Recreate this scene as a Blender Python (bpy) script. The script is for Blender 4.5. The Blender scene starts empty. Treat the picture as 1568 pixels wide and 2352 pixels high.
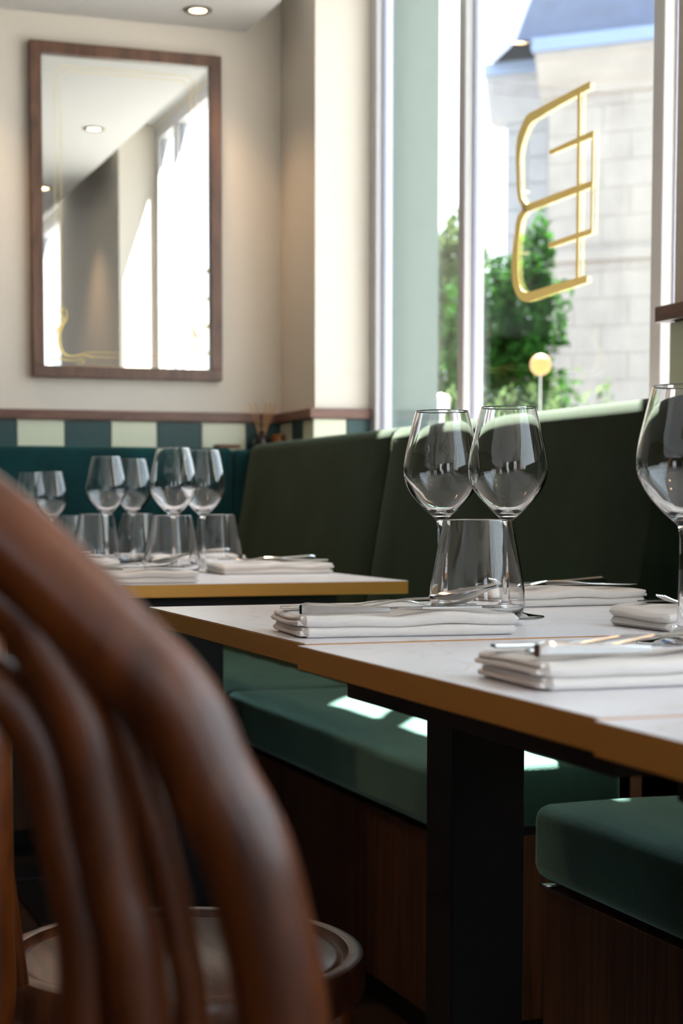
import bpy, bmesh, math, random
from mathutils import Vector, Matrix
R=random.Random(7)
C=bpy.context.scene.collection
S=bpy.context.scene
# ------------------------------------------------------------------ camera
F,PX,HY,ZC=3850.0,700.0,1165.0,0.88
PIT=math.radians(4.0); PY=HY+F*math.tan(PIT)
YAW=math.atan((PX+640)*math.cos(PIT)/F)
fw=Vector((math.sin(YAW)*math.cos(PIT),math.cos(YAW)*math.cos(PIT),-math.sin(PIT)))
rt=Vector((math.cos(YAW),-math.sin(YAW),0)); up=rt.cross(fw); CAM=Vector((0,0,ZC))
def ray(x,y): return fw+rt*((x-PX)/F)-up*((y-PY)/F)
def onz(x,y,z):
    r=ray(x,y); return CAM+r*((z-ZC)/r.z)
def onx(x,y,X):
    r=ray(x,y); return CAM+r*(X/r.x)
def dep(x,y,d): return CAM+ray(x,y)*d
def PZ(px,d,z=.75):           # point of height z at camera depth d seen at column px
    y=1300.
    for _ in range(12):
        p=dep(px,y,d); y+= (p.z-z)/d*F*0.98
    return dep(px,y,d)
cam=bpy.data.cameras.new('camera'); co=bpy.data.objects.new('camera',cam); C.objects.link(co); S.camera=co
co.matrix_world=Matrix((( rt.x,up.x,-fw.x,0),(rt.y,up.y,-fw.y,0),(rt.z,up.z,-fw.z,ZC),(0,0,0,1)))
cam.sensor_fit='VERTICAL'; cam.sensor_height=36; cam.sensor_width=24; cam.lens=F/2352*36
cam.shift_x=(784-PX)/2352; cam.shift_y=(PY-1176)/2352; cam.clip_start=.05; cam.clip_end=300
cam.dof.use_dof=True; cam.dof.focus_distance=1.93; cam.dof.aperture_fstop=7.6
# ------------------------------------------------------------------ light
w=bpy.data.worlds.new('World'); S.world=w; w.use_nodes=True
nt=w.node_tree; bg=nt.nodes['Background']
tc=nt.nodes.new('ShaderNodeTexCoord'); sx=nt.nodes.new('ShaderNodeSeparateXYZ'); cr=nt.nodes.new('ShaderNodeValToRGB')
nt.links.new(tc.outputs['Generated'],sx.inputs[0]); nt.links.new(sx.outputs['Z'],cr.inputs[0]); nt.links.new(cr.outputs[0],bg.inputs[0])
cr.color_ramp.elements[0].color=(.86,.93,1,1); cr.color_ramp.elements[0].position=0
cr.color_ramp.elements[1].color=(.68,.83,1,1); cr.color_ramp.elements[1].position=.9
bg.inputs[1].default_value=2.7
SUN=Vector((1,1.6,3.05)).normalized()
sl=bpy.data.lights.new('sun','SUN'); sl.energy=75; sl.angle=math.radians(.6); sl.color=(1,.96,.9)
so=bpy.data.objects.new('sun',sl); C.objects.link(so); so.rotation_euler=SUN.to_track_quat('Z','Y').to_euler(); so.location=(8,12,20)
vs=S.view_settings; vs.view_transform='Standard'; vs.look='None'; vs.gamma=1; vs.use_curve_mapping=False; vs.exposure=0.7
def portal(loc,rot,sx_,sy_):
    l=bpy.data.lights.new('window_portal','AREA'); l.shape='RECTANGLE'; l.size=sx_; l.size_y=sy_; l.cycles.is_portal=True
    o=bpy.data.objects.new('window_portal',l); o.location=loc; o.rotation_euler=rot; C.objects.link(o)
portal((1.84,3.5,1.66),(0,math.pi/2,0),1.45,1.9)
portal((1.84,-.6,1.66),(0,math.pi/2,0),1.45,3.7)
portal((-.5,-3.0,1.5),(-math.pi/2,0,0),3.3,1.6)
# ------------------------------------------------------------------ materials
def new(name):
    m=bpy.data.materials.new(name); m.use_nodes=True; return m,m.node_tree,m.node_tree.nodes['Principled BSDF']
def mat(name,col,rough=.5,metal=0,bump=0,bs=60,var=0,vs_=8,coat=0,sheen=0,tint=(1,1,1),stretch=None,spec=None,srough=.35):
    m,t,b=new(name); b.inputs['Base Color'].default_value=(*col,1); b.inputs['Roughness'].default_value=rough; b.inputs['Metallic'].default_value=metal
    if coat: b.inputs['Coat Weight'].default_value=coat; b.inputs['Coat Roughness'].default_value=.12
    if spec is not None: b.inputs['Specular IOR Level'].default_value=spec
    if sheen: b.inputs['Sheen Weight'].default_value=sheen; b.inputs['Sheen Tint'].default_value=(*tint,1); b.inputs['Sheen Roughness'].default_value=srough
    tc=t.nodes.new('ShaderNodeTexCoord'); mp=t.nodes.new('ShaderNodeMapping'); t.links.new(tc.outputs['Object'],mp.inputs[0])
    if stretch: mp.inputs['Scale'].default_value=stretch
    if var:
        n=t.nodes.new('ShaderNodeTexNoise'); n.inputs['Scale'].default_value=vs_; n.inputs['Detail'].default_value=5
        r=t.nodes.new('ShaderNodeValToRGB'); t.links.new(mp.outputs[0],n.inputs[0]); t.links.new(n.outputs[0],r.inputs[0])
        r.color_ramp.elements[0].position=.3; r.color_ramp.elements[1].position=.7
        r.color_ramp.elements[0].color=(*[c*(1-var) for c in col],1); r.color_ramp.elements[1].color=(*[min(1,c*(1+var)) for c in col],1)
        t.links.new(r.outputs[0],b.inputs['Base Color'])
    if bump:
        n2=t.nodes.new('ShaderNodeTexNoise'); n2.inputs['Scale'].default_value=bs; n2.inputs['Detail'].default_value=3
        bp=t.nodes.new('ShaderNodeBump'); bp.inputs['Strength'].default_value=bump; bp.inputs['Distance'].default_value=.002
        t.links.new(mp.outputs[0],n2.inputs[0]); t.links.new(n2.outputs[0],bp.inputs['Height']); t.links.new(bp.outputs[0],b.inputs['Normal'])
    return m
def wood(name,c1,c2,rough=.4,scale=(14,14,1.2),coat=0,bump=.15):
    m,t,b=new(name); tc=t.nodes.new('ShaderNodeTexCoord'); mp=t.nodes.new('ShaderNodeMapping'); mp.inputs['Scale'].default_value=scale
    n=t.nodes.new('ShaderNodeTexNoise'); n.inputs['Scale'].default_value=3; n.inputs['Detail'].default_value=8; n.inputs['Distortion'].default_value=1.2
    r=t.nodes.new('ShaderNodeValToRGB'); r.color_ramp.elements[0].position=.32; r.color_ramp.elements[1].position=.68
    r.color_ramp.elements[0].color=(*c1,1); r.color_ramp.elements[1].color=(*c2,1)
    bp=t.nodes.new('ShaderNodeBump'); bp.inputs['Strength'].default_value=bump; bp.inputs['Distance'].default_value=.001
    t.links.new(tc.outputs['Object'],mp.inputs[0]); t.links.new(mp.outputs[0],n.inputs[0]); t.links.new(n.outputs[0],r.inputs[0])
    t.links.new(r.outputs[0],b.inputs['Base Color']); t.links.new(n.outputs[0],bp.inputs['Height']); t.links.new(bp.outputs[0],b.inputs['Normal'])
    b.inputs['Roughness'].default_value=rough
    if coat: b.inputs['Coat Weight'].default_value=coat; b.inputs['Coat Roughness'].default_value=.15
    return m
def emis(name,col,s):
    m,t,b=new(name); b.inputs['Base Color'].default_value=(*col,1); b.inputs['Emission Color'].default_value=(*col,1); b.inputs['Emission Strength'].default_value=s; return m
def glassm(name,col=(1,1,1)):
    m,t,b=new(name); b.inputs['Base Color'].default_value=(*col,1); b.inputs['Roughness'].default_value=0; b.inputs['Transmission Weight'].default_value=1; b.inputs['IOR'].default_value=1.5; return m
def panem(name):
    m,t,b=new(name); t.nodes.remove(b); out=t.nodes['Material Output']
    tr=t.nodes.new('ShaderNodeBsdfTransparent'); tr.inputs[0].default_value=(.965,.985,.98,1)
    gl=t.nodes.new('ShaderNodeBsdfGlossy'); gl.inputs['Roughness'].default_value=0; gl.inputs[0].default_value=(.88,.98,.96,1)
    fr=t.nodes.new('ShaderNodeFresnel'); ge=t.nodes.new('ShaderNodeNewGeometry'); mr_=t.nodes.new('ShaderNodeMapRange')
    mr_.inputs['To Min'].default_value=1.5; mr_.inputs['To Max'].default_value=1/1.5
    t.links.new(ge.outputs['Backfacing'],mr_.inputs[0]); t.links.new(mr_.outputs[0],fr.inputs[0])
    mx=t.nodes.new('ShaderNodeMixShader'); t.links.new(fr.outputs[0],mx.inputs[0]); t.links.new(tr.outputs[0],mx.inputs[1]); t.links.new(gl.outputs[0],mx.inputs[2]); t.links.new(mx.outputs[0],out.inputs[0]); return m
def marble(name):
    m,t,b=new(name); tc=t.nodes.new('ShaderNodeTexCoord'); n=t.nodes.new('ShaderNodeTexNoise'); n.inputs['Scale'].default_value=3.0; n.inputs['Detail'].default_value=7; n.inputs['Distortion'].default_value=1.6
    ab=t.nodes.new('ShaderNodeMath'); ab.operation='SUBTRACT'; ab.inputs[1].default_value=.5
    a2=t.nodes.new('ShaderNodeMath'); a2.operation='ABSOLUTE'; r=t.nodes.new('ShaderNodeValToRGB')
    r.color_ramp.elements[0].position=0; r.color_ramp.elements[0].color=(.76,.74,.72,1); r.color_ramp.elements[1].position=.009; r.color_ramp.elements[1].color=(.86,.87,.93,1)
    t.links.new(tc.outputs['Object'],n.inputs[0]); t.links.new(n.outputs[0],ab.inputs[0]); t.links.new(ab.outputs[0],a2.inputs[0]); t.links.new(a2.outputs[0],r.inputs[0]); t.links.new(r.outputs[0],b.inputs['Base Color'])
    b.inputs['Roughness'].default_value=.32; return m
M=dict(
 cream=mat('cream_paint',(.66,.60,.52),.6,bump=.05,bs=200),
 ceil=mat('ceiling_paint',(.58,.565,.55),.8),
 walnut=wood('walnut_trim',(.085,.035,.022),(.19,.085,.055),.4,(2,2,14)),
 frame=wood('mirror_frame_wood',(.07,.032,.018),(.15,.07,.04),.4,(10,10,2)),
 tileg=mat('green_tile',(.006,.050,.050),.45), tilec=mat('cream_tile',(.66,.68,.50),.25),
 white=mat('white_lacquer',(.47,.455,.465),.35), brass=mat('brass_edging',(.80,.40,.085),.36,.5),
 brassT=mat('gold_leaf',(.84,.64,.20),.5,.1),
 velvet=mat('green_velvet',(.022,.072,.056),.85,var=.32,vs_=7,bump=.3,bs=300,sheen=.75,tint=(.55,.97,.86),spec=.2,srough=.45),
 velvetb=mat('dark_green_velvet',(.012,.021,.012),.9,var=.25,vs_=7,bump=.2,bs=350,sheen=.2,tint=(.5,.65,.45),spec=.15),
 velvett=mat('teal_velvet',(.005,.036,.038),.9,var=.3,vs_=9,bump=.2,bs=350,sheen=.4,tint=(.3,.7,.7),spec=.15),
 panel=wood('walnut_veneer',(.045,.019,.009),(.155,.068,.030),.45,(22,22,.9)),
 black=mat('black_steel',(.008,.009,.011),.42,.2,bump=.06,bs=900), dark=mat('dark_board',(.01,.009,.008),.6),
 chair=wood('bentwood_varnish',(.040,.009,.002),(.19,.048,.008),.36,(6,6,2),.18,.05),
 chaird=wood('seat_plywood',(.060,.020,.008),(.16,.058,.024),.36,(3,16,3),.2,.05),
 marble=marble('white_marble_laminate'),
 linen=mat('white_linen',(.87,.84,.81),.9,bump=.3,bs=900,sheen=.3),
 steel=mat('polished_steel',(.60,.59,.575),.14,1),
 glass=glassm('clear_glass'), pane=panem('window_glass'),
 mirror=mat('mirror_silver',(.93,.96,.95),.0,1),
 lamp=emis('warm_lamp',(1,.68,.36),9), globe=emis('reflected_lamp_glow',(1,.60,.18),.52),  # the globe's glow stands in for a lamp reflected in the window
 floor=wood('dark_oak_floor',(.03,.016,.01),(.075,.04,.025),.45,(1.5,9,1)),
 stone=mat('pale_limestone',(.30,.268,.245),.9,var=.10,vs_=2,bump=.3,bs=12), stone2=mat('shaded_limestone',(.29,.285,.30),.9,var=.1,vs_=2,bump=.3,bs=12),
 slate=mat('blue_slate',(.07,.09,.16),.7,var=.12,vs_=5), zinc=mat('zinc_gutter',(.17,.23,.36),.5),
 leaf=mat('green_leaves',(.014,.055,.008),.95,spec=.05,var=.6,vs_=3), leafl=mat('light_green_leaves',(.05,.085,.030),.95,spec=.05,var=.4,vs_=3), bark=mat('tree_bark',(.10,.07,.05),.9),
 grass=mat('grass_bank',(.05,.075,.03),.9,var=.3,vs_=4), pave=mat('pavement',(.13,.125,.12),.9,var=.1,vs_=3),
 pillar=mat('pale_green_render',(.095,.125,.12),.8), gwall=mat('green_wall_paint',(.012,.07,.05),.5),
 amber=mat('amber_jar_glass',(.20,.07,.02),.15,.2), bottle=mat('dark_bottle_glass',(.02,.015,.02),.08), reed=mat('rattan_reed',(.55,.30,.11),.7), cork=mat('brown_wood',(.20,.09,.05),.6),
 ringm=mat('brushed_ring',(.22,.19,.16),.4,.6), red=mat('red_band',(.6,.06,.08),.5), rubber=mat('grey_gasket',(.30,.30,.38),.5),
 tanw=mat('outer_wall_render',(.5,.46,.40),.9),
)
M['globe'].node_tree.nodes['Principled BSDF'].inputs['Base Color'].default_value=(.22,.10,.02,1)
def leafmat(m,trans):
    t=m.node_tree; b=t.nodes['Principled BSDF']; tl=t.nodes.new('ShaderNodeBsdfTranslucent'); tl.inputs[0].default_value=(*trans,1); mx=t.nodes.new('ShaderNodeMixShader'); mx.inputs[0].default_value=.45
    t.links.new(b.outputs[0],mx.inputs[1]); t.links.new(tl.outputs[0],mx.inputs[2]); t.links.new(mx.outputs[0],t.nodes['Material Output'].inputs[0])
leafmat(M['leaf'],(.016,.065,.005)); leafmat(M['leafl'],(.08,.12,.045))
# ------------------------------------------------------------------ mesh helpers
def obj(name,bm,m,parent=None,smooth=True,loc=None):
    me=bpy.data.meshes.new(name)
    if isinstance(bm,tuple): me.from_pydata(bm[0],[],bm[1])
    else: bm.to_mesh(me); bm.free()
    me.materials.append(M[m] if isinstance(m,str) else m)
    if smooth:
        me.shade_smooth()
        try: me.set_sharp_from_angle(angle=math.radians(38))
        except Exception: pass
    o=bpy.data.objects.new(name,me); C.objects.link(o)
    if parent: o.parent=parent
    if loc: o.location=loc
    return o
def thing(name,label,cat,loc=(0,0,0),rz=0,group=None):
    o=bpy.data.objects.new(name,None); C.objects.link(o); o.location=loc; o.rotation_euler=(0,0,rz); o.empty_display_size=.05
    o['label']=label; o['category']=cat
    if group: o['group']=group
    return o
def tag(o,label,cat,group=None,kind=None):
    o['label']=label; o['category']=cat
    if group: o['group']=group
    if kind: o['kind']=kind
    return o
def struct(name,bm,m,smooth=False,label=None):
    o=obj(name,bm,m,None,smooth); o['kind']='structure'
    if label: o['label']=label
    return o
def dup(root,loc,rz=None,label=None,group=None,scale=None):
    r=root.copy(); C.objects.link(r); r.location=loc
    if rz is not None: r.rotation_euler=(0,0,rz)
    if label: r['label']=label
    if group: r['group']=group
    if scale: r.scale=(scale,)*3
    for ch in list(root.children):
        c=ch.copy(); C.objects.link(c); c.parent=r
        for g in ch.children:
            d=g.copy(); C.objects.link(d); d.parent=c
    return r
def box(bm,x0,x1,y0,y1,z0,z1,bev=0,seg=2):
    vs_=[bm.verts.new(p) for p in ((x0,y0,z0),(x1,y0,z0),(x1,y1,z0),(x0,y1,z0),(x0,y0,z1),(x1,y0,z1),(x1,y1,z1),(x0,y1,z1))]
    fs=[bm.faces.new([vs_[i] for i in f]) for f in ((3,2,1,0),(4,5,6,7),(0,1,5,4),(1,2,6,5),(2,3,7,6),(3,0,4,7))]
    if bev:
        es=list({e for f in fs for e in f.edges}); bmesh.ops.bevel(bm,geom=es,offset=bev,segments=seg,profile=.5,affect='EDGES')
    return vs_
def B(*a,**k):
    bm=bmesh.new(); box(bm,*a,**k); return bm
def prism(pts,z0,z1,axis='z'):
    """closed polygon pts extruded; axis z: pts=(x,y); axis x: pts=(y,z); axis y: pts=(x,z)"""
    n=len(pts)
    def v(p,h): return (p[0],p[1],h) if axis=='z' else ((h,p[0],p[1]) if axis=='x' else (p[0],h,p[1]))
    V=[v(p,z0) for p in pts]+[v(p,z1) for p in pts]
    Fc=[tuple(range(n))[::-1],tuple(range(n,2*n))]+[(i,(i+1)%n,(i+1)%n+n,i+n) for i in range(n)]
    bm=bmesh.new(); vv=[bm.verts.new(p) for p in V]
    for f in Fc: bm.faces.new([vv[i] for i in f])
    bmesh.ops.recalc_face_normals(bm,faces=bm.faces[:]); return bm
def lathe(prof,n=48,closed=False):
    """prof list (r,z) ; r=0 ends capped to a point"""
    bm=bmesh.new(); rings=[]
    for r,z in prof:
        if r<1e-6: rings.append([bm.verts.new((0,0,z))])
        else: rings.append([bm.verts.new((r*math.cos(2*math.pi*i/n),r*math.sin(2*math.pi*i/n),z)) for i in range(n)])
    pr=list(zip(rings,rings[1:]))
    if closed: pr.append((rings[-1],rings[0]))
    for a,b in pr:
        for i in range(n):
            j=(i+1)%n
            if len(a)==1 and len(b)==1: continue
            if len(a)==1: bm.faces.new((a[0],b[j],b[i]))
            elif len(b)==1: bm.faces.new((a[i],a[j],b[0]))
            else: bm.faces.new((a[i],a[j],b[j],b[i]))
    bmesh.ops.recalc_face_normals(bm,faces=bm.faces[:]); return bm
def spline(pts,k=8):
    pts=[Vector(p) for p in pts]; out=[]
    for i in range(len(pts)-1):
        p0=pts[max(i-1,0)];p1=pts[i];p2=pts[i+1];p3=pts[min(i+2,len(pts)-1)]
        for j in range(k):
            t=j/k; out.append(.5*((2*p1)+(p2-p0)*t+(2*p0-5*p1+4*p2-p3)*t*t+(3*p1-p0-3*p2+p3)*t**3))
    out.append(pts[-1]); return out
def tube(bm,pts,rad,n=16,closed=False,caps=True,squash=None):
    pts=[Vector(p) for p in pts]; N=len(pts)
    rad=rad if isinstance(rad,(list,tuple)) else [rad]*N
    tg=[(pts[(i+1)%N]-pts[i-1] if closed else pts[min(i+1,N-1)]-pts[max(i-1,0)]).normalized() for i in range(N)]
    nrm=tg[0].orthogonal().normalized(); 
    if squash is not None: nrm=(squash[0]-tg[0]*squash[0].dot(tg[0])).normalized()
    rings=[]
    for i in range(N):
        nrm=(nrm-tg[i]*nrm.dot(tg[i])).normalized(); bn=tg[i].cross(nrm)
        s=squash[1] if squash is not None else 1
        rings.append([bm.verts.new(pts[i]+(nrm*math.cos(2*math.pi*j/n)*s+bn*math.sin(2*math.pi*j/n))*rad[i]) for j in range(n)])
    rr=list(zip(rings,rings[1:]))+([(rings[-1],rings[0])] if closed else [])
    for a,b in rr:
        for j in range(n): bm.faces.new((a[j],a[(j+1)%n],b[(j+1)%n],b[j]))
    if caps and not closed: bm.faces.new(rings[0][::-1]); bm.faces.new(rings[-1])
    return bm
def T(pts,rad,n=16,k=8,**kw):
    bm=bmesh.new(); p=spline(pts,k) if k else pts
    if isinstance(rad,(list,tuple)) and len(rad)==len(pts) and k:
        rs=spline([(r,0,0) for r in rad],k); rad=[v.x for v in rs]
    tube(bm,p,rad,n,**kw); bmesh.ops.recalc_face_normals(bm,faces=bm.faces[:]); return bm
# ------------------------------------------------------------------ room shell
YB,XG=4.78,1.777
struct('floor',B(-3.2,1.95,-3.2,5.0,-.06,0),'floor')
struct('ceiling',B(-3.2,1.478,-3.2,YB,2.262,2.52),'ceil')
o=struct('ceiling_upper',B(1.478,1.80,-3.2,YB,2.47,2.52),'ceil')
wb=struct('wall_back',B(-3.2,1.94,YB,YB+.15,0,2.6),'cream')
col_=struct('wall_column',B(1.585,1.80,4.478,YB-.001,0,2.469),'cream')
wl=struct('wall_left',B(-3.35,-3.2,-3.2,5.0,0,2.6),'panel')
# right wall: low wall, pier, header
struct('wall_right',B(1.66,1.80,-3.2,4.477,0,.93),'gwall')
pier=struct('wall_pier',B(1.59,1.80,1.30,2.600,.931,2.469),'cream')
struct('wall_pier_low',B(1.59,1.659,1.30,2.600,0,.93),'gwall')
struct('wall_header',B(1.742,1.80,-3.2,4.477,2.455,2.469),'cream')
struct('wall_facade',B(1.80,1.94,-3.3,5.2,2.93,4.5),'tanw')
struct('wall_outer_pillar',B(1.801,1.94,4.432,5.3,0,2.92),'pillar')
# front wall behind the camera: a wide shop window opening
struct('wall_front',B(-3.2,1.8,-3.2,-3.05,0,.75),'panel'); struct('wall_front_head',B(-3.2,1.8,-3.2,-3.05,2.25,2.6),'panel')
for n_,(a,b) in enumerate(((-3.2,-2.0),(-1.3,.1),(.8,1.8))): struct('wall_front_pier_%d'%(n_+1),B(a,b,-3.2,-3.05,.751,2.249),'panel')
# window frame members
def window(n,y0,y1,bars,label):
    root=bpy.data.objects.new('window_%d'%n,None); C.objects.link(root); root['kind']='structure'; root['label']=label
    z0,z1=.93,2.38
    obj('sill',B(1.66,1.80,y0,y1,.93,.955,bev=.003),'white',root,False)
    obj('head_rail',B(1.745,1.80,y0,y1,2.405,2.4545,bev=.003),'white',root,False)
    obj('stile',B(1.748,1.80,y1-.046,y1,.955,2.405,bev=.003),'white',root,False)
    obj('stile',B(1.748,1.80,y0,y0+.046,.955,2.405,bev=.003),'white',root,False)
    edges=[y0+.046]
    for (a,b) in bars:
        obj('mullion',B(1.745,1.80,a,b,.955,2.405,bev=.003),'white',root,False); edges+= [a,b]
    edges.append(y1-.046)
    for a,b in zip(edges[::2],edges[1::2]):
        obj('pane',B(XG,XG+.006,a+.001,b-.001,.9555,2.4045),'pane',root,False)
        bm=bmesh.new()
        for yy in (a+.0005,b-.0065):
            box(bm,1.768,1.7765,yy,yy+.006,.956,2.404)
        obj('gasket',bm,'rubber',root,False)
    return root
window(1,2.601,4.477,[(2.903,2.946),(3.830,3.868)],'tall window with white mullions beside the green banquette')
window(2,-3.0,1.299,[(-1.7,-1.66),(-.1,-.06)],'window nearer the camera, right of the pier')
# wainscot trim and checker tiles
tz0,tz1=1.130,1.157
struct('trim_1',B(-3.2,1.585,YB-.022,YB-.0005,tz0,tz1,bev=.002),'walnut',label='dark walnut rail on the back wall under the mirror')
struct('trim_2',B(1.563,1.5845,4.479,YB-.023,tz0,tz1,bev=.002),'walnut',label='dark walnut rail on the side of the corner column')
struct('trim_3',B(1.563,1.765,4.456,4.4775,tz0,tz1,bev=.002),'walnut',label='dark walnut rail on the window side face of the column')
struct('trim_4',B(1.565,1.5895,1.30,2.625,1.205,1.233,bev=.002),'walnut',label='dark walnut rail on the pier at the right edge')
def tile(parent,mt,*b):
    bm=B(*b,bev=.0015,seg=1); return obj('tile',bm,mt,parent,False)
xs=[1.584,1.472]
while xs[-1]>-.8: xs.append(xs[-1]-.1355)
for i,(b,a) in enumerate(zip(xs,xs[1:])):
    for r in range(3):
        tile(wb,('tileg','tilec')[(i+r)%2],a+.0007,b-.0007,YB-.010,YB-.0002,tz0-.002-.1355*(r+1)+.0007,tz0-.002-.1355*r-.0007)
ys=[4.479,4.555,4.655,4.769]
for i,(a,b) in enumerate(zip(ys,ys[1:])):
    tile(col_,('tilec','tileg','tilec')[i] if i else 'tilec',1.5755,1.5848,a+.0007,b-.0007,tz0-.137,tz0-.002)
for i,(a,b) in enumerate(((1.576,1.676),(1.676,1.764))):
    tile(col_,('tilec','tileg')[i],a+.0007,b-.0007,4.4685,4.4778,tz0-.137,tz0-.002)
for i in range(9):
    a=2.599-.1355*(i+1); tile(pier,('tilec','tileg')[i%2],1.580,1.5898,a+.0007,a+.1348,1.067,1.203)
for i in range(2): tile(pier,('tileg','tilec')[i%2],1.6+.09*i,1.688+.09*i,2.6002,2.609,1.067,1.203)
# ------------------------------------------------------------------ wall mirror
mr=thing('wall_mirror','tall rectangular mirror in a dark walnut frame on the back wall','mirror',(1.117,YB,1.714))
hw,hh,fwid=.278,.466,.033
def rectframe(hw,hh,t,y0,y1):
    bm=bmesh.new()
    for (a,b,c,d) in ((-hw,hw,hh-t,hh),(-hw,hw,-hh,-hh+t),(-hw,-hw+t,-hh+t,hh-t),(hw-t,hw,-hh+t,hh-t)):
        box(bm,a,b,y0,y1,c,d,bev=.0015,seg=1)
    return bm
obj('frame',rectframe(hw,hh,fwid,-.028,-.001),'frame',mr,False)
obj('mirror_glass',B(-hw+fwid-.002,hw-fwid+.002,-.012,-.008,-hh+fwid-.002,hh-fwid+.002),'mirror',mr,False)
gb=bmesh.new()
def line2(pts,r,bm=None,cl=False):
    tube(bm,[Vector((x,-.0128,z)) for x,z in pts],r,6,closed=cl,squash=(Vector((0,1,0)),.25))
for ins,r in ((.037,.0007),(.055,.0007)):
    W_,H_=hw-fwid-ins,hh-fwid-ins*.75; c=.022
    line2([(-W_,-H_+.06),(-W_,H_-c),(-W_+.006,H_-c+.002),(-W_+c-.002,H_-.006),(-W_+c,H_),(W_-c,H_),(W_-c+.002,H_-.006),(W_-.006,H_-c+.002),(W_,H_-c),(W_,-H_+.06)],r,gb)
    line2([(-W_+.06,-H_),(W_-.06,-H_)],r,gb)
obj('gold_border_line',gb,'brassT',mr,False)
for s in (-1,1):
    gb=bmesh.new()
    for pts,rr in (([(-.186,-.265),(-.196,-.285),(-.186,-.300),(-.205,-.335),(-.222,-.365),(-.220,-.395),(-.200,-.412),(-.165,-.417)],(.001,.002,.0024,.0035,.003,.002,.003,.001)),
                   ([(-.180,-.270),(-.178,-.300),(-.194,-.325),(-.200,-.360),(-.190,-.395),(-.165,-.405),(-.13,-.398),(-.10,-.408)],(.001,.002,.0035,.005,.0045,.002,.0015,.001)),
                   ([(-.165,-.417),(-.14,-.413),(-.128,-.420),(-.14,-.426),(-.15,-.420)],(.001,.0015,.0015,.001,.001)),
                   ([(-.192,-.262),(-.202,-.270),(-.196,-.282),(-.188,-.274)],(.001,.0016,.0016,.001))):
        p=spline([(s*x,-.0128,z) for x,z in pts],6); rs=[v.x for v in spline([(q,0,0) for q in rr],6)]
        tube(gb,p,rs,6,squash=(Vector((0,1,0)),.25))
    obj('gold_scroll',gb,'brassT',mr,False)
# ------------------------------------------------------------------ gilded letter on the pane
def zp(x,y): 
    p=onx(784+x/2,y/2,XG-.0012); return (p.y,p.z)
lt=thing('window_letter','gilded letter mark painted on the middle window pane','sign',(0,0,0))
def poly(name,px,dx=0):
    pts=[zp(*p) for p in px]; obj(name,prism(pts,XG-.0012-dx,XG-.0002-dx,'x'),'brassT',lt,False)
def strip(name,outer,inner,k=5):
    o_=spline([(x,y,0) for x,y in outer],k); i_=spline([(x,y,0) for x,y in inner],k)
    V=[];Fc=[]
    for X in (XG-.0012,XG-.0002):
        for q in o_: y_,z_=zp(q.x,q.y); V.append((X,y_,z_))
        for q in i_: y_,z_=zp(q.x,q.y); V.append((X,y_,z_))
    n=len(o_)
    for i in range(n-1):
        Fc.append((i,i+1,n+i+1,n+i)); a=2*n; Fc.append((a+i,a+n+i,a+n+i+1,a+i+1)); Fc.append((i,i+a,i+1+a,i+1)); Fc.append((n+i,n+i+1,n+i+1+a,n+i+a))
    obj(name,(V,Fc),'brassT',lt,False)
strip('upper_bowl',[(1140,373),(1000,446),(890,505),(850,530),(825,580),(808,630),(800,700),(803,790),(806,870),(813,920),(832,958)],
                   [(1139,408),(1010,478),(900,544),(869,566),(845,613),(829,662),(819,720),(819,800),(821,868),(829,908),(852,940)])
strip('lower_bowl',[(832,958),(806,1000),(795,1070),(785,1150),(780,1240),(788,1315),(806,1358),(830,1382),(860,1385),(950,1356),(1124,1298)],
                   [(855,967),(828,1012),(817,1077),(811,1150),(809,1228),(813,1290),(824,1325),(840,1339),(866,1340),(950,1314),(1124,1263)])
poly('middle_bar',[(828,948),(848,940),(1085,850),(1153,829),(1151,857),(1085,884),(852,974),(832,966)])
poly('stem',[(1085,405),(1098,398),(1088,1274),(1076,1278)],.0004)
poly('short_bar',[(955,690),(1158,598),(1157,628),(955,712)])
poly('short_bar',[(950,1116),(1148,1048),(1147,1074),(950,1141)])
poly('inner_stem',[(1150,602),(1158,600),(1150,1070),(1142,1072)],.0002)
# ------------------------------------------------------------------ ceiling downlights
def downlight(x,y,label,power=7,col=(1,.66,.38)):
    t=thing('ceiling_downlight',label,'downlight',(x,y,2.262),0,'recessed ceiling downlights')
    obj('ring',lathe([(.024,-.0005),(.024,-.004),(.036,-.006),(.040,-.004),(.040,-.0005)],32,True),'ringm',t)
    obj('lamp_disc',lathe([(0,-.003),(.020,-.003),(.0235,-.0025),(.0235,-.001),(0,-.001)],24),'lamp',t)
    l=bpy.data.lights.new('spot_light','SPOT'); l.energy=power; l.spot_size=math.radians(100); l.spot_blend=.8; l.color=col; l.shadow_soft_size=.06
    o=bpy.data.objects.new('spot_light',l); o.parent=t; o.location=(0,0,-.02); C.objects.link(o)
downlight(1.285,4.608,'glowing round downlight in the ceiling above the mirror',8)
downlight(1.319,3.385,'round downlight over the middle tables, seen in the mirror')
downlight(1.349,2.186,'round downlight over the front table, seen at mirror edge')
downlight(.56,4.60,'round downlight left of the mirror, throwing a warm glow',9)
downlight(.2,2.8,'round downlight over the aisle beyond the camera',10,(1,.55,.25))
downlight(-.6,1.2,'round downlight over the aisle left of the camera',16,(1,.55,.25))
downlight(1.34,.6,'round downlight over the nearest bench by the pier',7)
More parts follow.
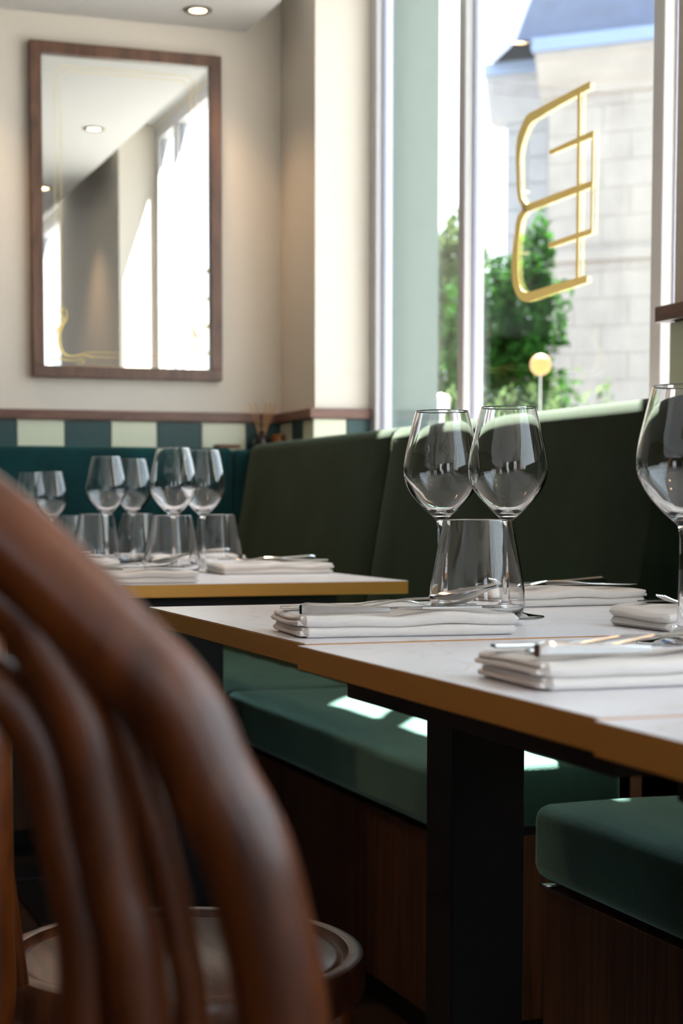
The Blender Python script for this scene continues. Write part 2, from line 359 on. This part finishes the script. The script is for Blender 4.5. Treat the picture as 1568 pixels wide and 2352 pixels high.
# ------------------------------------------------------------------ banquettes
def cushion(x0,x1,y0,y1,z0,z1,r=.022):
    bm=bmesh.new(); box(bm,x0,x1,y0,y1,z0,z1,bev=r,seg=4)
    bmesh.ops.subdivide_edges(bm,edges=[e for e in bm.edges if e.calc_length()>.2],cuts=12,use_grid_fill=True)
    for v in bm.verts:
        if v.co.z>z1-.002: v.co.z+=.006*math.sin(math.pi*(v.co.x-x0)/(x1-x0))*math.sin(math.pi*min(1,max(0,(v.co.y-y0)/(y1-y0))))+.0012*math.sin(v.co.y*31+v.co.x*17)
    return bm
def backrest(y0,y1,m,parent,n='backrest'):
    prof=[(1.345,.465),(1.440,1.035),(1.446,1.050),(1.460,1.060),(1.48,1.063),(1.545,1.060),(1.56,1.04),(1.56,.465)]
    P_=[(x,z) for x,z in prof]; V=[];Fc=[]
    bm=bmesh.new(); N=16; g=.012
    rings=[]
    for i in range(N+1):
        y=y0+.002+(y1-y0-.004)*i/N
        d=min(y-y0,y1-y); sh=.010*max(0,1-d/g)**1.5 if d<g else 0
        rings.append((y,sh))
    ylist=[y0+.001,y0+.004,y0+.012]+[y0+.012+(y1-y0-.024)*i/12 for i in range(1,12)]+[y1-.012,y1-.004,y1-.001]
    sh=[.006,.002,0]+[0]*11+[0,.002,.006]
    rr=[]
    for y,s in zip(ylist,sh):
        rr.append([bm.verts.new((x+(s if x<1.5 else 0),y,z-(s*.4 if z>1 else 0))) for x,z in P_])
    for a,b in zip(rr,rr[1:]):
        for j in range(len(P_)): bm.faces.new((a[j],a[(j+1)%len(P_)],b[(j+1)%len(P_)],b[j]))
    bm.faces.new(rr[0]); bm.faces.new(rr[-1][::-1]); bmesh.ops.recalc_face_normals(bm,faces=bm.faces[:])
    return obj(n,bm,m,parent)
def wbench(y0,y1,label,wood_end=True,seatlen=None):
    t=thing('banquette',label,'banquette',(1.3,(y0+y1)/2,0),0,'window banquette units')
    oy=(y0+y1)/2
    def sh(o): o.location=(-1.3,-oy,0); return o
    s0=y0
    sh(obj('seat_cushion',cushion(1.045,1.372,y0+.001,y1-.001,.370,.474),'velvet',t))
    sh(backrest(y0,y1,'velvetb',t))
    sh(obj('base_panel',B(1.066,1.086,y0+.012,y1-.002,.055,.356,bev=.002),'panel',t,False))
    sh(obj('side_panel',B(1.0865,1.56,y0+.012,y0+.030,.055,.356,bev=.002),'panel',t,False))
    sh(obj('shadow_gap',B(1.085,1.55,y0+.02,y1-.002,.3565,.3695),'dark',t,False))
    sh(obj('carcass',B(1.0865,1.55,y0+.031,y1-.002,.055,.356),'dark',t,False))
    sh(obj('plinth',B(1.10,1.55,y0+.04,y1-.002,0,.0545),'dark',t,False))
    sh(obj('back_board',B(1.5605,1.575,y0+.004,y1-.004,.055,1.02,bev=.002),'panel',t,False))
    return t
wbench(3.555,4.640,'green velvet banquette unit in the far corner by the column')
b1=wbench(2.372,3.553,'green velvet banquette unit with sunlit seat under the window')
nb=wbench(.55,2.062,'nearest green velvet banquette unit at lower right, walnut base')
# the near unit backs onto the pier
cp=obj('base_glint',B(1.060,1.090,2.036,2.061,.3565,.3605,bev=.0005),'steel',nb); cp.location=(-1.3,-(.55+2.062)/2,0); cp['label']='small bright steel sliver standing in for light caught on the base corner'  # added steel sliver for the light caught on the wood base corner
cp=obj('copper_end_strip',B(1.380,1.400,2.366,2.3715,.05,.462,bev=.001),'cork',b1); cp.location=(-1.3,-(2.372+3.553)/2,0)
# back banquette along the back wall
bb=thing('banquette','teal velvet banquette running along the back wall below the tiles','banquette',(0,4.6,0))
def shb(o): o.location=(0,-4.6,0); return o
yy=[(-.95,.22),(.22,1.395)]
def bback(x0,x1):
    bm=bmesh.new(); box(bm,x0+.001,x1-.001,4.645,4.765,.465,1.050,bev=.016,seg=4); return bm
for i,(a,b) in enumerate(yy):
    shb(obj('backrest',bback(a,b),'velvett',bb)); shb(obj('seat_cushion',cushion(a,b if i==0 else 1.04,4.22,4.66,.370,.474),'velvett',bb))
shb(obj('corner_block',B(1.397,1.56,4.645,4.765,.465,1.046,bev=.016,seg=4),'velvett',bb))
shb(obj('base_panel',B(-.95,1.04,4.245,4.263,.055,.356,bev=.002),'panel',bb,False)); shb(obj('plinth',B(-.95,1.04,4.28,4.70,0,.3695),'dark',bb,False))
# ------------------------------------------------------------------ tables
def table(y0,y1,zt,x0,x1,label,ins=.12):
    cx,cy=(x0+x1)/2,(y0+y1)/2; t=thing('dining_table',label,'table',(cx,cy,0),0)
    a,b=(x1-x0)/2,(y1-y0)/2
    obj('tabletop',B(-a,a,-b,b,zt-.0008,zt,bev=.0002,seg=1),'marble',t,False)
    bm=bmesh.new(); box(bm,-a,a,-b,b,zt-.0225,zt-.0009,bev=.0006,seg=1); obj('edge_band',bm,'brass',t,False)
    obj('underframe',B(-a+ins,a-ins,-b+.04,b-.04,zt-.046,zt-.0226,bev=.001,seg=1),'dark',t,False)
    obj('column',B(-.044,.048,-.046,.030,.013,zt-.0462,bev=.0015,seg=1),'black',t,False)
    obj('base_plate',B(-.22,.22,-.20,.20,0,.0125,bev=.003),'black',t,False)
    return t
table(1.492,2.105,.7516,.518,1.147,'white dining table holding two wine glasses and tumblers in focus')
table(.915,1.490,.750,.510,1.147,'white dining table in front with the blurred folded napkin',.035)
table(.32,.9135,.7487,.506,1.147,'nearest white dining table at the right edge, corner only',.035)
table(2.745,3.335,.750,.515,1.147,'white dining table behind the focused one, pale brass front edge')
table(3.345,3.925,.750,.515,1.147,'white dining table third back, behind the rear glasses')
table(3.935,4.21,.7495,.515,1.03,'small white dining table end before the back banquette')
# ------------------------------------------------------------------ glassware
k=1.025
OUT=[(0,.0006),(.036,.0006),(.0422,.0010),(.0425,.0018),(.040,.0028),(.030,.0040),(.018,.0062),(.0105,.0100),(.0068,.0170),(.0052,.030),(.0045,.050),(.0042,.080),(.0044,.0980),(.0052,.1060),(.0074,.1112),(.0125,.1156),(.0193,.1218),(.0262,.1290),(.0322,.1358),(.0374,.1432),(.0415,.1510),(.0440,.1585),(.0449,.1650),(.0447,.1730),(.0438,.1800),(.0421,.1900),(.0391,.2034),(.0345,.2232),(.0312,.2360),(.0310,.2366),(.0308,.2374),(.0307,.2378)]
INN=[(.0303,.2380),(.0300,.2378),(.0299,.2374),(.0300,.2366),(.0302,.2360),(.0335,.2232),(.0381,.2034),(.0411,.1900),(.0428,.1800),(.0437,.1730),(.0438,.1655),(.0427,.1595),(.0399,.1525),(.0355,.1452),(.0300,.1382),(.0236,.1315),(.0165,.1253),(.0110,.1218),(.0055,.1208),(0,.1207)]
def sm(prof,kk=3):
    p=spline([(r,z,0) for r,z in prof],kk); return [(max(0,v.x),v.y) for v in p]
def scl(p,s): return [(r*s,z*s) for r,z in p]
wg=thing('wine_glass','','glass',(0,0,0),0,'stemmed wine glasses on the tables')
pr_=scl(sm(OUT)+sm(INN),k)
zc=.115*k
# bowl and foot+stem in one seamless surface: one part
obj('bowl_and_stem',lathe(pr_,64),'glass',wg)
tb=thing('tumbler','','glass',(0,0,0),0,'stemless tumblers on the tables')
TO=[(r*.985,z*1.06) for r,z in [(0,.0006),(.038,.0006),(.0440,.0022),(.0495,.008),(.0530,.017),(.0537,.026),(.0526,.038),(.0500,.053),(.0466,.070),(.0425,.090),(.0388,.1065),(.0387,.1072),(.0385,.1082)]]
TI=[(r*.985,z*1.06) for r,z in [(.0381,.1085),(.0377,.1083),(.0375,.1078),(.0376,.1070),(.0412,.090),(.0453,.070),(.0487,.053),(.0513,.038),(.0524,.026),(.0516,.018),(.0480,.0115),(.0400,.0085),(.022,.0078),(0,.0076)]]
obj('tumbler_body',lathe(sm(TO)+sm(TI),64),'glass',tb)
ZT=.7518
first={'w':wg,'t':tb}; used={'w':0,'t':0}
def place(kind,px,d,label,z,s=1):
    p=PZ(px,d,z); src=first[kind]
    if not used[kind]: used[kind]=1; src.location=p; src['label']=label; return src
    return dup(src,p,None,label,None,s)
zA,zB=.7517,.7501
place('w',1163,1.955,'right of the two sharp wine glasses on the focused table',zA)
place('w',1012,2.03,'left of the two sharp wine glasses on the focused table',zA)
place('w',1567,1.59,'large wine glass cut off by the right picture edge',zB)
place('t',1095,1.865,'front tumbler standing before the two sharp wine glasses',zA)
place('w',399,3.24,'tallest rear wine glass, left of the pair on the second table',zB)
place('w',467,3.36,'right wine glass of the pair on the second table',zB)
place('w',246,3.80,'left wine glass of the pair on the third table',zB)
place('w',306,3.985,'right wine glass of the pair on the third table',zB)
place('w',72,4.12,'leftmost small wine glass on the farthest table',zB,.88)
place('w',119,4.02,'second small wine glass from the left, farthest table',zB,.88)
place('t',395,3.13,'front left tumbler on the second table beside the spoon',zB)
place('t',499,3.47,'right tumbler on the second table near the folded napkin',zB)
place('t',222,3.70,'left tumbler on the third table beside the chair back',zB)
place('t',317,3.88,'right tumbler on the third table, between two stems',zB)
place('t',160,4.1,'faint tumbler on the farthest table behind the chair back',zB,.95)
# ------------------------------------------------------------------ napkins
def napkin_mesh(L,W,seed,H=.021,end='l'):
    r=random.Random(seed); ph=[r.uniform(0,6) for _ in range(6)]; bm=bmesh.new()
    def wave(x,y): return .0016*math.sin(x*38+ph[0])+.0012*math.sin(x*71+ph[1]+y*20)+.0010*math.sin(y*45+ph[2])
    def slab(x0,x1,y0,y1,z0,z1,wk):
        nx=44; ny=12; h=(z1-z0)/2; cz=(z0+z1)/2
        prof=[]
        for a in range(7): t=math.pi/2+math.pi*a/6; prof.append((0,math.cos(t)*h,math.sin(t)*h))
        top=[];loop=[]
        ys_=[ (y0+h*.6)+(y1-y0-1.2*h)*j/ny for j in range(ny+1)]
        for j in range(ny+1): loop.append((ys_[ny-j],h,1))
        for a in range(1,6): t=math.pi/2+math.pi*a/6; loop.append((ys_[0]+math.cos(t)*h*.9,math.sin(t)*h,math.sin(t)))
        for j in range(ny+1): loop.append((ys_[j],-h,-1))
        for a in range(1,6): t=-math.pi/2+math.pi*a/6; loop.append((ys_[ny]+math.cos(t)*h*.9,math.sin(t)*h,math.sin(t)))
        rings=[]
        for i in range(nx+1):
            u=i/nx; x=x0+(x1-x0)*u; e=min(u,1-u)*(x1-x0); sq=math.sqrt(max(0,1-(1-min(1,e/(h*1.15)))**2)); sq=max(sq,.25)
            ring=[]
            for (y,z,s) in loop:
                yc=y+(W/2-y)/(W/2)*(1-sq)*.006+ .0012*math.sin(x*33+ph[3]+cz*400)
                wv=wave(x,y)*(wk if s>=0 else (wk-.45 if wk>.5 else 0))
                ring.append(bm.verts.new((x,yc,max(0.0003,cz+z*sq+wv))))
            rings.append(ring)
        for a,b in zip(rings,rings[1:]):
            n=len(a)
            for j in range(n): bm.faces.new((a[j],a[(j+1)%n],b[(j+1)%n],b[j]))
        bm.faces.new(rings[0]); bm.faces.new(rings[-1][::-1])
    slab(.004,L,0,W,.0003,H*.47,.45); slab(.002,L+.001,.001,W-.001,H*.48,H,1.0)
    # inner plies showing at the open end
    slab(-.001,L*.4,.004,W-.004,H*.08,H*.30,.45); slab(.002,L*.4,.005,W-.006,H*.26,H*.46,.45)
    slab(-.003,L*.4,.004,W-.005,H*.53,H*.74,.9); slab(.000,L*.4,.005,W-.004,H*.74,H*.95,1.0)
    bmesh.ops.recalc_face_normals(bm,faces=bm.faces[:]); return bm
def napkin(loc,rz,label,seed,L=.228,W=.120,z=.75):
    o=obj('napkin',napkin_mesh(L,W,seed),'linen'); o.location=(loc[0],loc[1],z); o.rotation_euler=(0,0,rz); tag(o,label,'napkin','folded white linen napkins'); return o
# ------------------------------------------------------------------ cutlery (local +x from handle end to tip, z up)
def knife_bm():
    hb=bmesh.new(); n=14; rings=[]
    L=.092
    for i in range(n+1):
        u=i/n; x=L*u; w=.0062-.0022*u; h=.0060-.0030*u
        if i==0: w*=.85;h*=.8
        rings.append([hb.verts.new((x,w*c*(1 if abs(c)<.9 else .95),h+h*s)) for c,s in ((1,.55),(.6,1),(-.6,1),(-1,.55),(-1,-.55),(-.6,-1),(.6,-1),(1,-.55))])
    for a,b in zip(rings,rings[1:]):
        for j in range(8): hb.faces.new((a[j],a[(j+1)%8],b[(j+1)%8],b[j]))
    hb.faces.new(rings[0][::-1]); hb.faces.new(rings[-1]); bmesh.ops.recalc_face_normals(hb,faces=hb.faces[:])
    pts=[(.092,-.0035),(.100,-.006),(.125,-.0095),(.165,-.0098),(.190,-.0075),(.203,-.001),(.207,.006),(.200,.0068),(.100,.0062),(.092,.0035)]
    return hb,prism(pts,.0040,.0055)
def strip_bm(sec,th=.0013):
    """sec: list (x, halfwidth, z) bar with thickness"""
    bm=bmesh.new(); rr=[]
    s=spline([(x,w_,z) for x,w_,z in sec],5)
    for v in s:
        x,w_,z=v; rr.append([bm.verts.new((x,w_,z)),bm.verts.new((x,w_*.5,z+th)),bm.verts.new((x,-w_*.5,z+th)),bm.verts.new((x,-w_,z)),bm.verts.new((x,-w_*.6,z-th*.8)),bm.verts.new((x,w_*.6,z-th*.8))])
    for a,b in zip(rr,rr[1:]):
        for j in range(6): bm.faces.new((a[j],a[(j+1)%6],b[(j+1)%6],b[j]))
    bm.faces.new(rr[0][::-1]); bm.faces.new(rr[-1]); bmesh.ops.recalc_face_normals(bm,faces=bm.faces[:]); return bm
HS=[(0,.0085,.003),(.03,.0078,.0032),(.07,.0050,.0045),(.105,.0032,.0085),(.130,.0033,.0085)]
def spoon_bm():
    bm=bmesh.new(); n=24; m=7; cx=.168; a,b,d=.036,.0205,.0085; top=[];bot=[]
    for sgn,store in ((0,top),(1,bot)):
        for i in range(m+1):
            q=i/m; ring=[]
            for j in range(n):
                t=2*math.pi*j/n; x=cx+a*q*math.cos(t); y=b*q*math.sin(t)*(1+.18*math.cos(t)); z=.0065+d*(q*q-1)+.0028+(x-cx)*.12-(.0013 if sgn else 0)*(1)
                ring.append(bm.verts.new((x,y,z+.006)))
                if i==0: break
            store.append(ring)
    for st,fl in ((top,0),(bot,1)):
        for i in range(m):
            A_,B_=st[i],st[i+1]
            for j in range(n):
                jj=(j+1)%n
                f=(A_[0],B_[j],B_[jj]) if i==0 else (A_[j],B_[j],B_[jj],A_[jj])
                bm.faces.new(f[::-1] if fl else f)
    for j in range(n): bm.faces.new((top[-1][j],bot[-1][j],bot[-1][(j+1)%n],top[-1][(j+1)%n]))
    bmesh.ops.recalc_face_normals(bm,faces=bm.faces[:]); return bm
def make_knife():
    t=thing('knife','','knife',(0,0,0),0,'polished table knives on the napkins'); h,b=knife_bm(); obj('handle',h,'steel',t); obj('blade',b,'steel',t,False); return t
def make_spoon():
    t=thing('spoon','','spoon',(0,0,0),0,'table spoons on the napkins'); obj('handle',strip_bm(HS+[(.138,.0045,.0080)]),'steel',t); obj('spoon_bowl',spoon_bm(),'steel',t); return t
def make_fork():
    t=thing('fork','','fork',(0,0,0),0,'table forks on the napkins'); obj('handle',strip_bm(HS),'steel',t)
    obj('fork_head',strip_bm([(.128,.0033,.0085),(.138,.0080,.0075),(.150,.0118,.0052),(.158,.0120,.0045)]),'steel',t)
    for i in range(4):
        y=-.0096+.0064*i; bm=strip_bm([(.156,.0019,.0047),(.172,.0017,.0042),(.190,.0014,.0065),(.205,.0008,.0125)]); 
        for v in bm.verts: v.co.y+=y
        obj('tine',bm,'steel',t)
    return t
proto={'k':make_knife(),'s':make_spoon(),'f':make_fork()}; pu=set()
def cut(kind,loc,rz,label,z,tilt=0):
    o=proto[kind]
    if kind in pu: o=dup(o,(loc[0],loc[1],z),rz,label)
    else: pu.add(kind); o.location=(loc[0],loc[1],z); o.rotation_euler=(0,0,rz); o['label']=label
    o.rotation_euler=(0,tilt,rz); return o
d=math.radians
NH=.0225
def setting(org,rz,z,seed,where,flip=False,which='kfs'):
    """napkin with cutlery; org = corner at the diner side, axis along rz"""
    napkin(org,rz,'folded white linen napkin '+where,seed,z=z)
    ux=Vector((math.cos(rz),math.sin(rz))); uy=Vector((-math.sin(rz),math.cos(rz)))
    def L(a,b): v=Vector(org[:2])+ux*a+uy*b; return (v.x,v.y)
    if 'k' in which: cut('k',L(.006,.020),rz+d(2.5),'steel table knife on the napkin '+where,z+NH)
    if 'f' in which: cut('f',L(.002,.088),rz-d(5),'steel fork on the napkin '+where,z+NH)
    if 's' in which: cut('s',L(.018,.060),rz-d(4),'steel spoon on the napkin '+where,z+NH-.002,d(-2.5))
setting((.531,1.545),d(-5),.7518,3,'at the front edge of the focused table')
setting((1.149,2.062),d(183),.7518,5,'at the window side of the focused table',which='kf')
setting((1.140,1.617),d(180),.7518,8,'partly hidden behind the large right wine glass',which='kf')
setting((.542,1.055),d(-2),.7502,11,'blurred on the nearer table')
setting((.545,2.775),d(0),.7502,13,'at the front of the second table')
setting((1.135,3.215),d(180),.7502,17,'at the window side of the second table',which='kf')
setting((.545,3.39),d(0),.7502,19,'at the front of the third table',which='k')
setting((1.135,3.80),d(180),.7502,23,'at the window side of the third table',which='k')
# ------------------------------------------------------------------ bentwood chairs
def hoop(bm,pts,r,k=6,n=20): tube(bm,spline(pts,k),r,n)
def sym(half,sc): # half: points from apex to foot (s,z[,depth])
    L=[(-a,c,b) for a,b,c in [(p[0],p[1],p[2] if len(p)>2 else 0) for p in half]][::-1]
    Rr=[(a,c,b) for a,b,c in [(p[0],p[1],p[2] if len(p)>2 else 0) for p in half]]
    return L[:-1]+Rr
def chair(name,label,seat_y=.21,loops=True):
    """local: back hoop in plane y=0, seat towards +y; x lateral"""
    t=thing(name,label,'chair')
    H=[(0,.906),(.040,.893),(.070,.878),(.1037,.8485),(.123,.829),(.1428,.808),(.1551,.7815),(.1677,.757),(.1744,.734),(.1821,.692),(.186,.62),(.184,.54),(.176,.45),(.178,.30,-.03),(.190,.0,-.09)]
    bm=bmesh.new(); hoop(bm,sym(H,0),.0172); bmesh.ops.recalc_face_normals(bm,faces=bm.faces[:]); obj('back_hoop',bm,'chair',t)
    if loops:
        for nm,Hh,r in (('inner_hoop',[(0,.868,.004),(.040,.861,.004),(.081,.846,.004),(.095,.828,.004),(.108,.803,.004),(.1145,.773,.004),(.120,.742,.004),(.128,.703,.004),(.134,.60,.006),(.125,.47,.020)],.0118),
                        ('inner_hoop',[(0,.842,.012),(.045,.833,.012),(.075,.815,.012),(.088,.80,.012),(.0955,.781,.012),(.100,.758,.012),(.105,.735,.012),(.108,.703,.012),(.105,.60,.014),(.085,.47,.026)],.0105)):
            bm=bmesh.new(); hoop(bm,sym(Hh,0),r); bmesh.ops.recalc_face_normals(bm,faces=bm.faces[:]); obj(nm,bm,'chair',t)
        for s in (-1,1):
            bm=T([(s*.100,.014,.848),(s*.118,.014,.809),(s*.1255,.014,.790),(s*.133,.014,.765),(s*.139,.014,.742),(s*.1435,.014,.718),(s*.1475,.014,.69),(s*.152,.014,.60),(s*.140,.03,.47)],.0066)
            obj('back_spindle',bm,'chair',t)
    R_=.180; sy=seat_y
    prof=[(0,.444),(.150,.444),(.1545,.4425),(.157,.4405),(.1595,.4425),(.163,.449),(.170,.4505),(.177,.448),(.180,.441),(.180,.417),(.177,.410),(.170,.408),(.150,.408),(.148,.430),(0,.430)]
    o=obj('seat',lathe(prof,96),'chaird',t); o.location=(0,sy,0)
    for s in (-1,1):
        obj('front_leg',T([(s*.115,sy+.115,.42),(s*.125,sy+.125,.30),(s*.150,sy+.150,.0)],[.0155,.0145,.011]),'chair',t)
    ring=[(.135*math.cos(2*math.pi*i/32),sy+.135*math.sin(2*math.pi*i/32),.24) for i in range(32)]
    bm=bmesh.new(); tube(bm,ring,.0085,10,closed=True); bmesh.ops.recalc_face_normals(bm,faces=bm.faces[:]); obj('stretcher_ring',bm,'chair',t)
    return t
c1=chair('dining_chair','large out of focus bentwood chair back at lower left')
# back plane at camera depth .60, facing away from the camera
fwd=Vector((math.sin(YAW),math.cos(YAW),0)); rgt=Vector((rt.x,rt.y,0))
pos=fwd*.605-rgt*.190
c1.location=(pos.x,pos.y,0); c1.rotation_euler=(0,0,-YAW)
c2=dup(c1,(.205,1.562,0),d(-90),'bentwood chair with round brown seat pulled up to the tables')
# ------------------------------------------------------------------ small things on the back ledge
rd=thing('reed_diffuser','dark reed diffuser bottle with rattan sticks in the corner','diffuser',(1.500,4.705,1.0475))
obj('bottle',lathe(sm([(0,0),(.022,0),(.026,.004),(.027,.02),(.024,.034),(.010,.040),(.009,.050),(.011,.052),(.008,.054),(0,.054)],2),24),'bottle',rd)
for i,(a,b) in enumerate(((-.038,.0),(-.024,-.012),(.010,-.008),(.030,.004),(.022,-.02),(.040,-.01))):
    obj('reed',T([(a*.12,b*.12,.02),(a*.3,b*.3,.055),(a,b,.135)],.0017,8,4),'reed',rd)
jr=thing('candle_jar','small amber candle jar right of the reed diffuser','jar',(1.549,4.70,1.0465))
obj('jar',lathe([(0,0),(.020,0),(.022,.003),(.022,.042),(.020,.046),(.018,.044),(.018,.006),(0,.006)],24),'amber',jr); obj('lid',lathe([(0,.040),(.017,.040),(.017,.046),(0,.046)],24),'cork',jr)
cs=thing('coaster_stack','low brown wooden block on top of the back banquette','coaster',(1.392,4.70,1.0505))
for i in range(2): obj('coaster',B(-.033,.033,-.03,.03,.0005+i*.0055,.0055+i*.0055,bev=.001),'cork',cs)
# ------------------------------------------------------------------ outdoors
g=struct('ground',B(1.96,60,-25,60,-.12,-.05),'pave'); 
C0=dep(1256,600,25.0); ex=Vector((.736,-.677,0)); ey=Vector((.677,.736,0))
ch=thing('stone_building','pale limestone building with blue slate roof outside the window','building',(C0.x,C0.y,-.05),math.atan2(ex.y,ex.x))
H=7.50
obj('wall',B(0,9,.012,6,0,H),'stone',ch,False); obj('wing_wall',B(-1.02,-.001,1.26,6,0,H),'stone2',ch,False)
bh=.40; bw=.82
for r_ in range(int(H/bh)):
    for c_ in range(-1,5):
        a=c_*bw+(bw/2 if r_%2 else 0); b=a+bw
        a=max(a,0); b=min(b,3.6)
        if b-a<.08: continue
        o=obj('stone_block',B(a+.004,b-.004,0,.0118,r_*bh+.004,r_*bh+bh-.004,bev=.004,seg=1),'stone',ch,False)
    for c_ in range(3):
        a=-1.02+c_*.34; obj('stone_block',B(a+.004,a+.336,1.248,1.2598,r_*bh+.008,r_*bh+bh-.008,bev=.012,seg=1),'stone2',ch,False)
obj('cornice',prism([(.0,H-.55),(-.06,H-.52),(-.06,H-.42),(-.16,H-.30),(-.20,H-.22),(-.30,H-.05),(-.34,H-.02),(-.34,H+.06),(.3,H+.06),(.3,H-.55)],-.12,9,'x'),'stone',ch,False)
obj('wing_cornice',prism([(1.2,H-.55),(1.12,H-.45),(1.06,H-.3),(.95,H-.05),(.92,H+.0),(.92,H+.12),(1.6,H+.12),(1.6,H-.55)],-1.27,-.121,'x'),'stone2',ch,False)
obj('gutter',B(-.16,9,-.42,-.2,H+.061,H+.26,bev=.02),'zinc',ch,False); obj('wing_gutter',B(-1.36,-.161,.80,1.1,H+.121,H+.30,bev=.02),'zinc',ch,False)
obj('string_course',B(-.02,3.62,-.07,-.0005,4.55,4.72,bev=.02),'stone',ch,False)
V=[(-1.2,.9,H+.27),(9,-.25,H+.27),(9,6,H+.27),(-1.2,6,H+.27),(.45,.62,H+3.4),(9,.62,H+3.4),(9,4,H+3.6),(.45,4,H+3.4),(-.45,-.25,H+.27)]
obj('roof',(V,[(0,8,4),(8,1,5,4),(1,2,6,5),(2,3,7,6),(3,0,4,7),(4,5,6,7)]),'slate',ch,False)
def foliage(blobs,n,size,seed):
    r=random.Random(seed); V=[];Fc=[]
    for (cx,cy,cz,rx,ry,rz,wt) in blobs:
        for _ in range(int(n*wt)):
            while True:
                u=Vector((r.uniform(-1,1),r.uniform(-1,1),r.uniform(-1,1)))
                if .25<u.length<1: break
            u=u.normalized()*(u.length**.5); lump=1+.18*math.sin(u.x*7+cx*5)+.15*math.sin(u.z*9+u.y*5)
            p=Vector((cx+u.x*rx*lump,cy+u.y*ry*lump,cz+u.z*rz*lump))
            a=Vector((r.gauss(0,1),r.gauss(0,1),r.gauss(0,1))).normalized(); b=a.orthogonal().normalized(); s=size*r.uniform(.6,1.4)
            i=len(V); V+= [p-a*s,p+b*s*.45,p+a*s,p-b*s*.45]; Fc.append((i,i+1,i+2,i+3))
    return ([tuple(v) for v in V],Fc)
def tree(px,dist,base_z,blobs,n,m,label,size=.06,seed=1):
    p=dep(px,1100,dist); t=thing('tree',label,'tree',(p.x,p.y,-.05),-YAW)
    hz=max(b[2] for b in blobs)
    obj('trunk',T([(0,0,0),(.03,.02,hz*.4),(-.05,0,hz*.95)],[.12,.09,.03],10),'bark',t)
    for b in blobs[1:]: obj('branch',T([(0,0,max(.3,b[2]-.9)),(b[0]*.5,b[1]*.5,b[2]-.35),(b[0],b[1],b[2])],[.05,.035,.012],8,4),'bark',t)
    f=obj('foliage',foliage(blobs,n,size,seed),m,t,False); f['kind']='stuff'
tree(1165,16,0,[(0,0,1.9,.55,.6,.75,1),(.12,0,2.75,.38,.4,.62,.7),(-.25,.1,2.45,.4,.4,.6,.6),(.25,-.1,1.6,.33,.4,.5,.6),(-.1,0,1.25,.6,.5,.5,.6),(.30,.1,3.25,.12,.2,.45,.12)],3000,'leaf','dense dark green tree before the stone building',.055,3)
tree(1010,19,0,[(0,0,2.6,.75,.7,1.2,1),(.15,0,3.5,.35,.4,.65,.4),(-.4,.2,3.2,.5,.5,.9,.6),(0,0,1.4,.8,.6,.8,.8)],3000,'leafl','lighter green tree seen beside the left window frame',.07,5)
hp=dep(1190,925,11.5); hd=thing('hedge','low light green hedge across the street below the dark tree','hedge',(hp.x,hp.y,-.05),-YAW)
hf=obj('foliage',foliage([(i*.2-.75,0,.85,.22,.25,.78+.03*math.sin(i*2.3),1) for i in range(8)],900,.035,9),'leafl',hd,False); hf['kind']='stuff'
obj('stem',T([(0,0,0),(.02,0,.5),(0,0,1.2)],[.03,.02,.008],8),'bark',hd)
# added glowing globe on a stake, in place of a lamp reflected in glass
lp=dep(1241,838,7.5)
gl=thing('lamp_reflection','added amber globe outside, standing in for a lamp reflected in the window','reflection',(lp.x,lp.y,-.05))
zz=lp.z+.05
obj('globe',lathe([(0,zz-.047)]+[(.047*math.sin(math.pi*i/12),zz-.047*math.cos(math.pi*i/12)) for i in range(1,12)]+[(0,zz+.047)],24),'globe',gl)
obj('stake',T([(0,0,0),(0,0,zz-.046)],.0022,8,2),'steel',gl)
# striped bollard beyond the pillar
bp=dep(1012,925,9.0)
bo=thing('street_post','small white street post with red bands outside the left pane','post',(bp.x,bp.y,-.05))
obj('post',lathe([(0,0),(.035,0),(.035,1.42),(.048,1.44),(.048,1.52),(0,1.54)],20),'white',bo); obj('red_band',lathe([(.0355,1.28),(.038,1.28),(.038,1.36),(.0355,1.36)],20,True),'red',bo)
